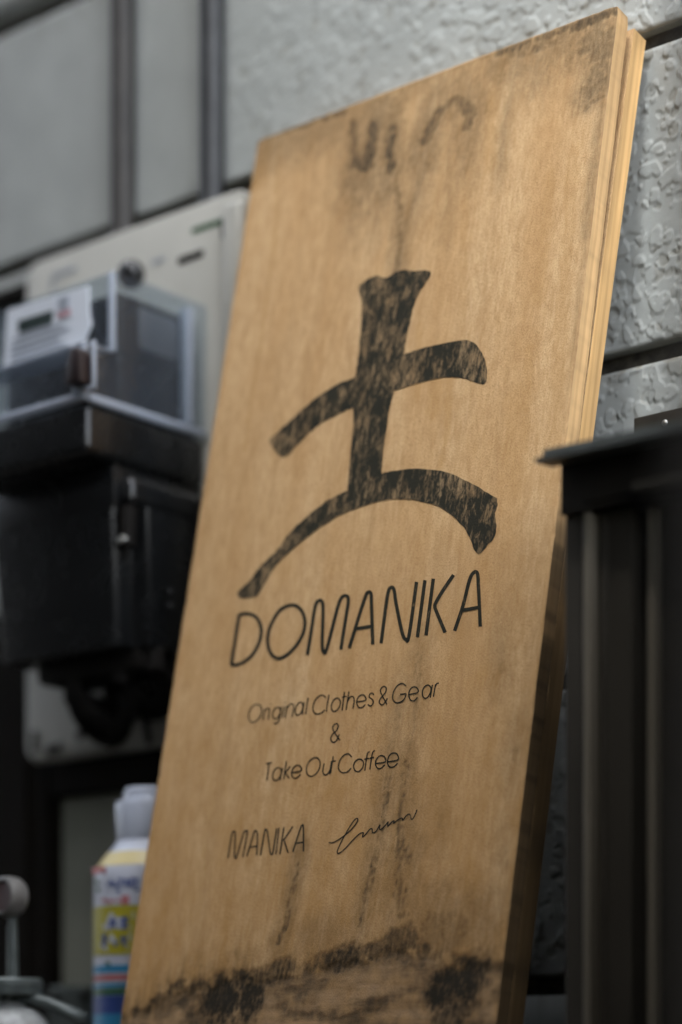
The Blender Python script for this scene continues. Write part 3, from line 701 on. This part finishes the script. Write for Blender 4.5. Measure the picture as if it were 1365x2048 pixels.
for (px, py, r_, s) in ((460, 2000, 50, 1.0), (400, 2030, 30, .7), (560, 1945, 26, .8), (690, 1915, 26, .85), (745, 1905, 20, .8), (912, 1972, 44, 1.0), (900, 2040, 28, .8), (800, 1885, 32, .75),
                        (880, 1868, 45, .45), (930, 1850, 60, .30), (860, 1820, 50, .28), (520, 1960, 24, .8), (330, 2010, 25, .55), (640, 1870, 38, .28), (950, 1925, 30, .5), (980, 1810, 40, .22), (620, 1985, 22, .4)):
    stain([(px - r_ * .5, py + 4), (px + r_ * .5, py - 6)], r_ * .8, s * 1.05, mould)
# brown water marks, then an overall tone browner towards the foot
for pts, w_, s in (([(1010, 110), (985, 200), (980, 330)], 14, .4), ([(560, 290), (548, 500), (520, 700), (490, 900)], 5, .5), ([(530, 300), (520, 360)], 18, .5),
                   ([(960, 1300), (950, 1500), (920, 1750)], 26, .35), ([(880, 720), (870, 820)], 18, .4), ([(900, 760), (895, 860), (880, 950)], 8, .5), ([(840, 650), (835, 800)], 7, .4),
                   ([(1040, 800), (1020, 1000), (1000, 1250)], 30, .35), ([(1060, 700), (1050, 900)], 10, .4), ([(1100, 350), (1080, 600)], 12, .35), ([(1150, 300), (1120, 700), (1100, 1000)], 14, .35),
                   ([(820, 1180), (810, 1330)], 26, .4), ([(850, 1200), (840, 1400)], 12, .4), ([(740, 1380), (720, 1600)], 10, .3), ([(1040, 1130), (1010, 1400), (985, 1700)], 22, .45),
                   ([(430, 1500), (400, 1800)], 8, .3), ([(520, 1600), (500, 1850)], 8, .35), ([(480, 1500), (470, 1700)], 10, .25), ([(640, 1500), (600, 1860)], 14, .3), ([(930, 400), (925, 700)], 8, .3), ([(800, 120), (810, 500)], 22, .25), ([(350, 1700), (320, 1930)], 10, .3)):
    stain(pts, w_, s, brown, 1.3)
brown = np.maximum(brown, (.16 + .62 * sst(.58, .03, GZ)) * np.clip(.75 + .55 * ragc + .35 * grain + .25 * fbm(GX / .008, GZ / .09, 281, 3), 0, 1.25))
peel_lo = np.interp(GX, fx_, fz_ - .035)
depth = .0007 * below * (.6 + .6 * sst(-.2, .3, ragc)) + .00025 * (mould > .5) + .00012 * grain
edge = np.minimum.reduce([GX, Wb - GX, GZ, Hb - GZ]); depth = depth + .0010 * (1 - sst(0, .0022, edge)) ** 2
chip = sst(.35, .6, fbm(GZ / .02, GX * 0 + 3, 240, 3)) * (1 - sst(0, .004, edge)); depth = depth + .0016 * chip
depth = depth - twist(GX, GZ)
cr = .010                                                    # slightly worn upper corners
vx = GX.copy(); vz = GZ.copy()
for sx in (0, 1):
    cxx = (GX if sx == 0 else Wb - GX); czz = Hb - GZ
    cr = .004 + .004 * sx; inside = (cxx < cr) & (czz < cr); f_ = np.where(inside, (1 - cxx / cr) * (1 - czz / cr), 0) * (.0004 + .0006 * sx)
    vz = vz - f_; vx = vx + (f_ if sx == 0 else -f_)
vz = vz - .0009 * sst(.25, .5, fbm(GX / .03, GX * 0, 251, 3)) * (Hb - GZ < .0013)
vx = vx + np.where(GX < 1e-6, .0006 * fbm(GZ / .03, GZ * 0 + 7, 261, 4), 0) + np.where(GX > Wb - 1e-6, .0006 * fbm(GZ / .03, GZ * 0 + 17, 262, 4), 0)

def board_mesh(name, vx, vy, vz, th, colr=None, bend=1.0):
    """front grid, a grid of sides and a plain back: slot 0 face, slot 1 edge"""
    nz_, nx_ = vx.shape; F = np.stack([vx, vy, vz], -1).reshape(-1, 3)
    i = np.arange(nz_ * nx_).reshape(nz_, nx_)
    ring = np.r_[i[0, :], i[1:, -1], i[-1, -2::-1], i[-2:0:-1, 0]]
    S1 = F[ring].copy(); S1[:, 1] = S1[:, 1] + .0005   # arris, then the back edge
    S0 = F[ring].copy()
    S2 = S1.copy(); S2[:, 1] = th - twist(S2[:, 0], S2[:, 2]) * bend
    n0 = len(F); nr = len(ring); allv = np.concatenate([F, S0, S1, S2])
    a = n0 + np.arange(nr); b = a + nr; c = b + nr; r1 = np.roll(np.arange(nr), -1)
    q = np.stack([i[:-1, :-1], i[:-1, 1:], i[1:, 1:], i[1:, :-1]], -1).reshape(-1, 4)
    q1 = np.stack([a, b, b[r1], a[r1]], -1); q2 = np.stack([b, c, c[r1], b[r1]], -1)
    quads = np.concatenate([q, q1[:, ::-1] if False else q1, q2])
    me = bpy.data.meshes.new(name); nv = len(allv); me.vertices.add(nv); me.vertices.foreach_set('co', allv.astype(np.float32).ravel())
    back = c.tolist()[::-1]
    nl = quads.size + nr; me.loops.add(nl); me.loops.foreach_set('vertex_index', np.r_[quads.ravel(), back].astype(np.int32))
    me.polygons.add(len(quads) + 1); me.polygons.foreach_set('loop_start', np.r_[np.arange(0, quads.size, 4), quads.size].astype(np.int32))
    mi = np.zeros(len(quads) + 1, np.int32); mi[len(q):-1] = 1; me.polygons.foreach_set('material_index', mi)
    me.update(calc_edges=True); sm = np.zeros(len(quads) + 1, bool); sm[:len(q)] = True; me.polygons.foreach_set('use_smooth', sm)
    if colr is not None:
        ca = me.attributes.new('wear_shade', 'FLOAT_COLOR', 'POINT'); cc = np.zeros((nv, 4), np.float32); cc[:, 3] = 1
        cc[:n0, :3] = colr if np.ndim(colr) > 1 else 0.0
        # shade on the lower cut edges painted in as colour, plus patchy grime
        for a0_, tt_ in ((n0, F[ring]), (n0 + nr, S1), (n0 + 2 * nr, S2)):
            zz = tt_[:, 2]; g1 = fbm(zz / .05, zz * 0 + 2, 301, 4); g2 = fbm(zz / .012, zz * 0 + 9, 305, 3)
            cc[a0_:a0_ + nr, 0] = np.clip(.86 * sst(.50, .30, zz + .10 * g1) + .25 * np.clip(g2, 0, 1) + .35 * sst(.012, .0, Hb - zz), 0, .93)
        ca.data.foreach_set('color', cc.ravel())
    return me
wearc = np.stack([np.clip(mould, 0, .97), np.clip(peel, 0, 1), np.clip(brown, 0, .75)], -1).reshape(-1, 3)
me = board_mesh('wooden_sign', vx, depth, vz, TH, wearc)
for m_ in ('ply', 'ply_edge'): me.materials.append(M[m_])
sign = bpy.data.objects.new('wooden_sign', me); col.objects.link(sign); sign.matrix_world = Mb
tag(sign, 'stained plywood sign with a big black brush character and lettering leaning on the wall', 'sign')

# rear board: a little lower, a wider gap at the top than at the foot
def rear():
    gap0, gap1 = .0006, .0085
    n1, n2 = 24, 60
    gx2 = np.linspace(.004, Wb - .0002, n1); gz2 = np.linspace(0, Hb - .0045, n2); A, C = np.meshgrid(gx2, gz2)
    yy = gap0 + (gap1 - gap0) * (C / Hb) ** 3 + TH
    mm = board_mesh('plain_board', A, np.zeros_like(A), C, TH + .001, 0.0, 0.0)
    for m_ in ('ply', 'ply_edge_rear'): mm.materials.append(M[m_])
    # lean it a touch more by bending the board along its length (warped ply)
    co = np.zeros(len(mm.vertices) * 3, np.float32); mm.vertices.foreach_get('co', co); co = co.reshape(-1, 3)
    co[:, 1] += gap0 + (gap1 - gap0) * np.clip((co[:, 2] - .42) / (Hb - .42), 0, 1) ** 1.3 + TH
    mm.vertices.foreach_set('co', co.ravel()); mm.update()
    o = bpy.data.objects.new('plain_board', mm); col.objects.link(o); o.matrix_world = Mb
    tag(o, 'plain orange plywood board sandwiched between the printed sign and the siding wall', 'board')
rear()

# ------------------------------------------------------------------ print on the sign (flat ink, 0.3 mm proud of the face)
def on_board(px, py):
    s_, t_ = B(px, py); return Vector((s_, -.00030 - twist(s_, t_), t_))
def add_print(name, b, m):
    orient(b, Vector((0, -1, 0)))
    me = bpy.data.meshes.new(name); b.to_mesh(me); b.free(); me.materials.append(M[m])
    o = bpy.data.objects.new(name, me); col.objects.link(o); o.parent = sign; return o
LOGO = [(655,185),(660,163),(680,145),(710,126),(742,117),(775,127),(800,116),(835,96),(870,92),(920,96),(965,93),(985,108),(962,150),(932,195),(908,255),(890,330),(875,400),(862,472),
 None,(920,455),(1000,434),(1080,418),(1140,410),(1180,424),(1210,458),(1232,505),(1240,560),(1235,600),(1222,612),(1180,600),(1130,584),(1070,580),(1000,588),(930,605),(870,625),(818,642),
 None,(805,690),(795,740),(785,800),(775,870),(765,950),(760,1018),None,(800,1008),(870,998),(950,997),(1030,1005),(1100,1028),(1170,1063),(1230,1098),(1285,1130),
 None,(1287,1165),(1277,1195),(1279,1225),(1282,1260),(1272,1310),(1240,1345),(1222,1370),(1200,1383),(1182,1365),(1165,1320),(1135,1265),(1090,1215),(1030,1175),(970,1152),(900,1138),(830,1135),(760,1142),(690,1162),(610,1190),(540,1225),(460,1280),(390,1335),(320,1395),(270,1450),(240,1500),(215,1548),(188,1580),(150,1585),(115,1582),(103,1562),(120,1540),(160,1505),(200,1450),(250,1400),(285,1365),(330,1300),(390,1240),(460,1180),(530,1130),(605,1095),
 None,(610,1030),(615,960),(622,880),(630,800),(632,718),None,(590,735),(530,765),(470,800),(420,845),(375,890),(345,925),(315,942),(285,928),(262,895),(250,865),(275,840),(330,790),(400,725),(480,660),(560,610),(640,578),
 None,(650,520),(660,430),(668,330),(672,260),(665,215),(655,185)]
segs = [[]]
for p in LOGO:
    if p is None: last = segs[-1][-1]; segs.append([last])
    else: segs[-1].append(p)
outl = []
for s_ in segs: outl += smooth_path(s_, 4)[:-1]
rs = np.random.RandomState(5)
outl = [(p.x + rs.randn() * 1.1, p.y + rs.randn() * 1.1) for p in outl]
b = bmesh.new(); vv = [b.verts.new(on_board(430 + x / 2.275, 500 + y / 2.275)) for x, y in outl]
for tri in tessellate_polygon([[v.co for v in vv]]):
    try: b.faces.new([vv[k] for k in tri])
    except ValueError: pass
add_print('brush_character', b, 'ink')

def text_part(name, sm, st, width, ox, oy, k, m='ink_text'):
    f = lambda x, y: on_board(ox + x / k, oy + y / k)
    b = stroke_mesh([smooth_path(p, 6) for p in sm] + st, width, f)
    return add_print(name, b, m)
text_part('lettering',
 [[(118,262),(160,258),(200,275),(222,320),(220,375),(195,435),(160,475),(120,498),(80,505)],
  [(345,222),(385,218),(418,245),(433,295),(425,350),(395,405),(350,452),(310,472),(275,455),(256,410),(258,350),(278,295),(310,245),(345,222)],
  [(445,455),(462,350),(482,225),(500,195),(517,205),(520,260),(516,400),(522,438),(538,425),(588,235),(608,182),(630,172),(641,190),(632,260),(605,430)],
  [(645,423),(718,190),(738,155),(750,165),(752,210),(758,405)],
  [(798,400),(828,175),(845,133),(860,145),(870,210),(898,345),(915,380),(932,360),(968,105)],
  [(1145,72),(1095,145),(1060,205),(1056,225),(1062,245),(1105,348)],
  [(1150,340),(1190,220),(1222,95),(1243,60),(1259,65),(1264,120),(1273,320)]],
 [[(118,262),(80,505)],[(680,330),(752,318)],[(1008,97),(972,370)],[(1048,90),(1013,362)],[(1182,242),(1264,228)]], 17, 430, 1120, 2.3947)
text_part('lettering',
 [[(165,205),(188,220),(190,260),(165,298),(135,312),(115,290),(118,250),(138,215),(165,205)],[(208,245),(222,230),(234,228)],
  [(288,222),(303,238),(299,262),(280,288),(262,286),(255,262),(268,233),(288,222)],[(308,218),(294,295),(280,317),(262,318)],
  [(342,228),(360,204),(377,205),(380,225),(370,280)],[(425,193),(436,213),(430,243),(408,269),(393,262),(390,235),(404,203),(425,193)],
  [(573,165),(550,150),(520,165),(500,200),(496,240),(515,262),(545,256),(566,238)],[(643,168),(658,188),(652,220),(628,246),(609,240),(605,210),(620,178),(643,168)],
  [(700,190),(715,163),(734,160),(740,185),(733,230)],[(755,190),(808,180),(800,152),(780,150),(760,170),(755,200),(770,224),(790,221),(807,205)],
  [(858,150),(848,138),(834,143),(830,162),(850,178),(852,198),(838,214),(820,205)],[(935,205),(900,140),(898,115),(915,98),(930,108),(925,135),(900,165),(889,190),(903,208),(923,195),(937,168)],
  [(1048,95),(1025,80),(995,95),(972,135),(970,175),(990,195),(1020,189),(1040,168),(1049,140)],[(1065,147),(1118,132),(1112,106),(1090,102),(1070,120),(1064,150),(1075,180),(1097,182),(1116,163)],
  [(1180,90),(1195,108),(1190,140),(1170,167),(1149,160),(1145,128),(1158,100),(1180,90)],[(1220,102),(1230,82),(1243,78)]],
 [[(211,232),(198,298)],[(240,225),(229,295)],[(245,209),(247,203)],[(326,215),(313,285)],[(331,198),(333,192)],[(342,212),(330,285)],[(443,190),(431,268)],[(466,165),(452,262)],[(590,148),(575,248)],[(683,130),(668,242)],[(668,163),(696,157)],[(709,128),(692,238)],[(1049,140),(1012,146)],[(1204,88),(1192,165)],[(1223,85),(1210,160)]], 7.6, 460, 1340, 2.9674)
text_part('lettering', [[(655,418),(615,357),(618,330),(635,319),(646,333),(635,360),(610,385),(601,413),(617,431),(637,416),(652,383)]], [], 8, 460, 1340, 2.9674)
text_part('lettering',
 [[(295,580),(308,600),(302,630),(282,655),(263,650),(256,625),(270,592),(295,580)],[(368,611),(425,598),(418,571),(395,568),(375,590),(368,620),(381,642),(402,640),(422,620)],
  [(512,520),(535,540),(535,580),(515,615),(485,632),(461,618),(458,580),(475,540),(512,520)],[(562,555),(554,600),(564,622),(581,618),(598,590)],
  [(726,518),(705,498),(675,510),(652,545),(648,588),(670,610),(700,605),(722,582)],[(775,530),(795,548),(790,580),(768,602),(746,598),(736,570),(749,540),(775,530)],
  [(833,485),(821,492),(815,515),(803,598)],[(863,478),(851,488),(845,510),(833,592)],
  [(868,556),(925,545),(918,514),(893,510),(873,530),(866,560),(880,584),(900,583),(922,563)],[(940,546),(1000,532),(992,497),(965,495),(945,515),(938,550),(950,575),(975,575),(998,553)]],
 [[(217,558),(252,549)],[(235,554),(222,657)],[(315,580),(300,655)],[(338,540),(322,650)],[(362,572),(331,610),(355,645)],[(605,548),(592,620)],[(616,512),(600,615)],[(600,546),(631,540)],[(800,531),(828,524)],[(831,525),(858,518)]], 7.6, 460, 1340, 2.9674)
text_part('lettering',
 [[(85,402),(100,310),(112,245),(122,233),(132,247),(127,370),(131,400),(143,385),(185,245),(198,231),(208,242),(180,395)],
  [(205,390),(248,250),(260,227),(271,240),(272,290),(268,385)],[(292,385),(318,235),(328,220),(337,240),(352,355),(362,378),(373,355),(395,212)],[(497,362),(543,220),(555,196),(564,205),(565,360)]],
 [[(226,332),(271,325)],[(410,208),(390,378)],[(441,205),(415,378)],[(498,200),(440,285),(468,368)],[(515,308),(565,300)]], 9.5, 430, 1590, 3.1744)
text_part('handwriting',
 [[(725,303),(760,300),(820,262),(870,218),(905,172),(908,150),(890,158),(860,200),(820,270),(790,330),(779,365),(792,370),(830,340),(880,285),(920,248),(944,240),(940,266),(960,250),(985,220),(1000,215),(1003,238),(1025,232),(1050,190),(1047,215),(1058,218),(1085,193),(1102,172),(1100,198),(1125,172),(1140,165),(1138,180),(1165,158),(1190,147),(1196,160),(1220,130),(1240,124),(1250,155),(1262,148),(1278,115),(1286,93)]],
 [[(1060,141),(1064,139)]], 7.5, 430, 1590, 3.1744)

# ------------------------------------------------------------------ black framed door with its head and drip cap, right
XD = atX(1122, -.2050)
YJ = -.2000
dr = empty('sliding_door', (XD + .4, -.12, 0)); tag(dr, 'black metal framed sliding door under a drip cap at the right edge', 'door')
XE = .95
zc0 = atZ(1122, 1030, -.2050); ztip = zc1 = atZ(1122, 940, -.2050)
MB().prism([(-.2050, zc0), (-.004, zc0), (-.004, 1.5 + .428), (-.014, 1.5 + .428), (-.2050, ztip + .0042)], XD, XE, 'x').box(XD + .018, XE, -.2068, -.2052, zc0 + .0045, zc0 + .0075).build('head', M['alu'], dr)
lx = atX(1270, -.2120)
MB().box(lx, XE, -.2160, -.2072, zc0 + .002, zc0 + .0085, .0015).build('track_cover', M['alu_dull'], dr)
cap = [(-.012, 1.5 + .430), (-.012, 1.5 + .427), (-.2110, ztip + .0022), (-.2110, ztip + .0008), (-.2290, ztip - .0002), (-.2296, ztip + .0024), (-.2205, ztip + .0036), (-.2205, ztip + .0094)]
MB().prism(cap, XD - .0025, XE, 'x').build('drip_cap', M['alu_cap'], dr)
fz0, fz1 = atZ(1268, 882, -.016), atZ(1268, 836, -.016)
fl = MB().box(atX(1268, -.016), XE, -.0165, -.0122, 1.5 + .426, fz1, .0012).build('fixing_flange', M['alu_dull'], dr)
for i in range(6):
    c = at(1329, 846, -.0175); xx = c.x + .22 * i
    MB().ball((xx, -.0165, c.z), .0026, (1, .6, 1), 14, 8).build('screw', M['steel'], fl, smooth=True)
def strip(p0, p1, Y0, m, name, Yb=-.004):
    MB().box(atX(p0, Y0), atX(p1, Y0), Y0, Yb, 0, zc0 - .0005, .0006).build(name, M[m], dr)
strip(1131, 1166, YJ, 'alu_dull', 'jamb')
strip(1166.5, 1180, YJ - .003, 'alu_lit', 'lit_frame_strip')
strip(1180.5, 1197, YJ + .016, 'alu', 'channel')
strip(1197.5, 1213, YJ + .004, 'alu_dull', 'rail')
strip(1213.5, 1264, YJ + .006, 'alu_dull', 'rail')
strip(1264.5, 1293, YJ + .024, 'dark_wood', 'channel')
strip(1293.5, 1311, YJ + .012, 'alu_lit', 'lit_frame_strip')
x_s = atX(1311.5, YJ + .012)
MB().box(x_s, x_s + .05, YJ + .018, -.03, 0.05, zc0 - .0007, .001).box(XE - .05, XE, YJ + .018, -.03, 0.05, zc0 - .0007, .001).box(x_s + .0502, XE - .0502, YJ + .018, -.03, .05, .16, .001).build('door_leaf', M['alu'], dr)
MB().box(x_s + .0504, XE - .0504, YJ + .036, YJ + .042, .1605, zc0 - .0009).build('glass_pane', M['door_glass'], dr)
MB().box(XBR + .004, XD + .002, -.098, -.0105, 0, zc0 - .0008, .001).build('shade_filler', M['alu'], dr)  # added hidden filler, keeps light out of the slot beside the boards
# an added dark leaf, out of view on the right, blocking sky light
a_, b_ = Vector((-.618, -.19, 0)), Vector((-.285, -.80, 0)); d_ = b_ - a_
ML = Matrix.Translation((a_ + b_) / 2) @ Matrix.Rotation(math.atan2(d_.y, d_.x), 4, 'Z')
MB().box(-d_.length / 2, d_.length / 2, -.012, .012, .05, zc0 - .004, .002, M=ML).build('shade_leaf', M['alu'], dr)
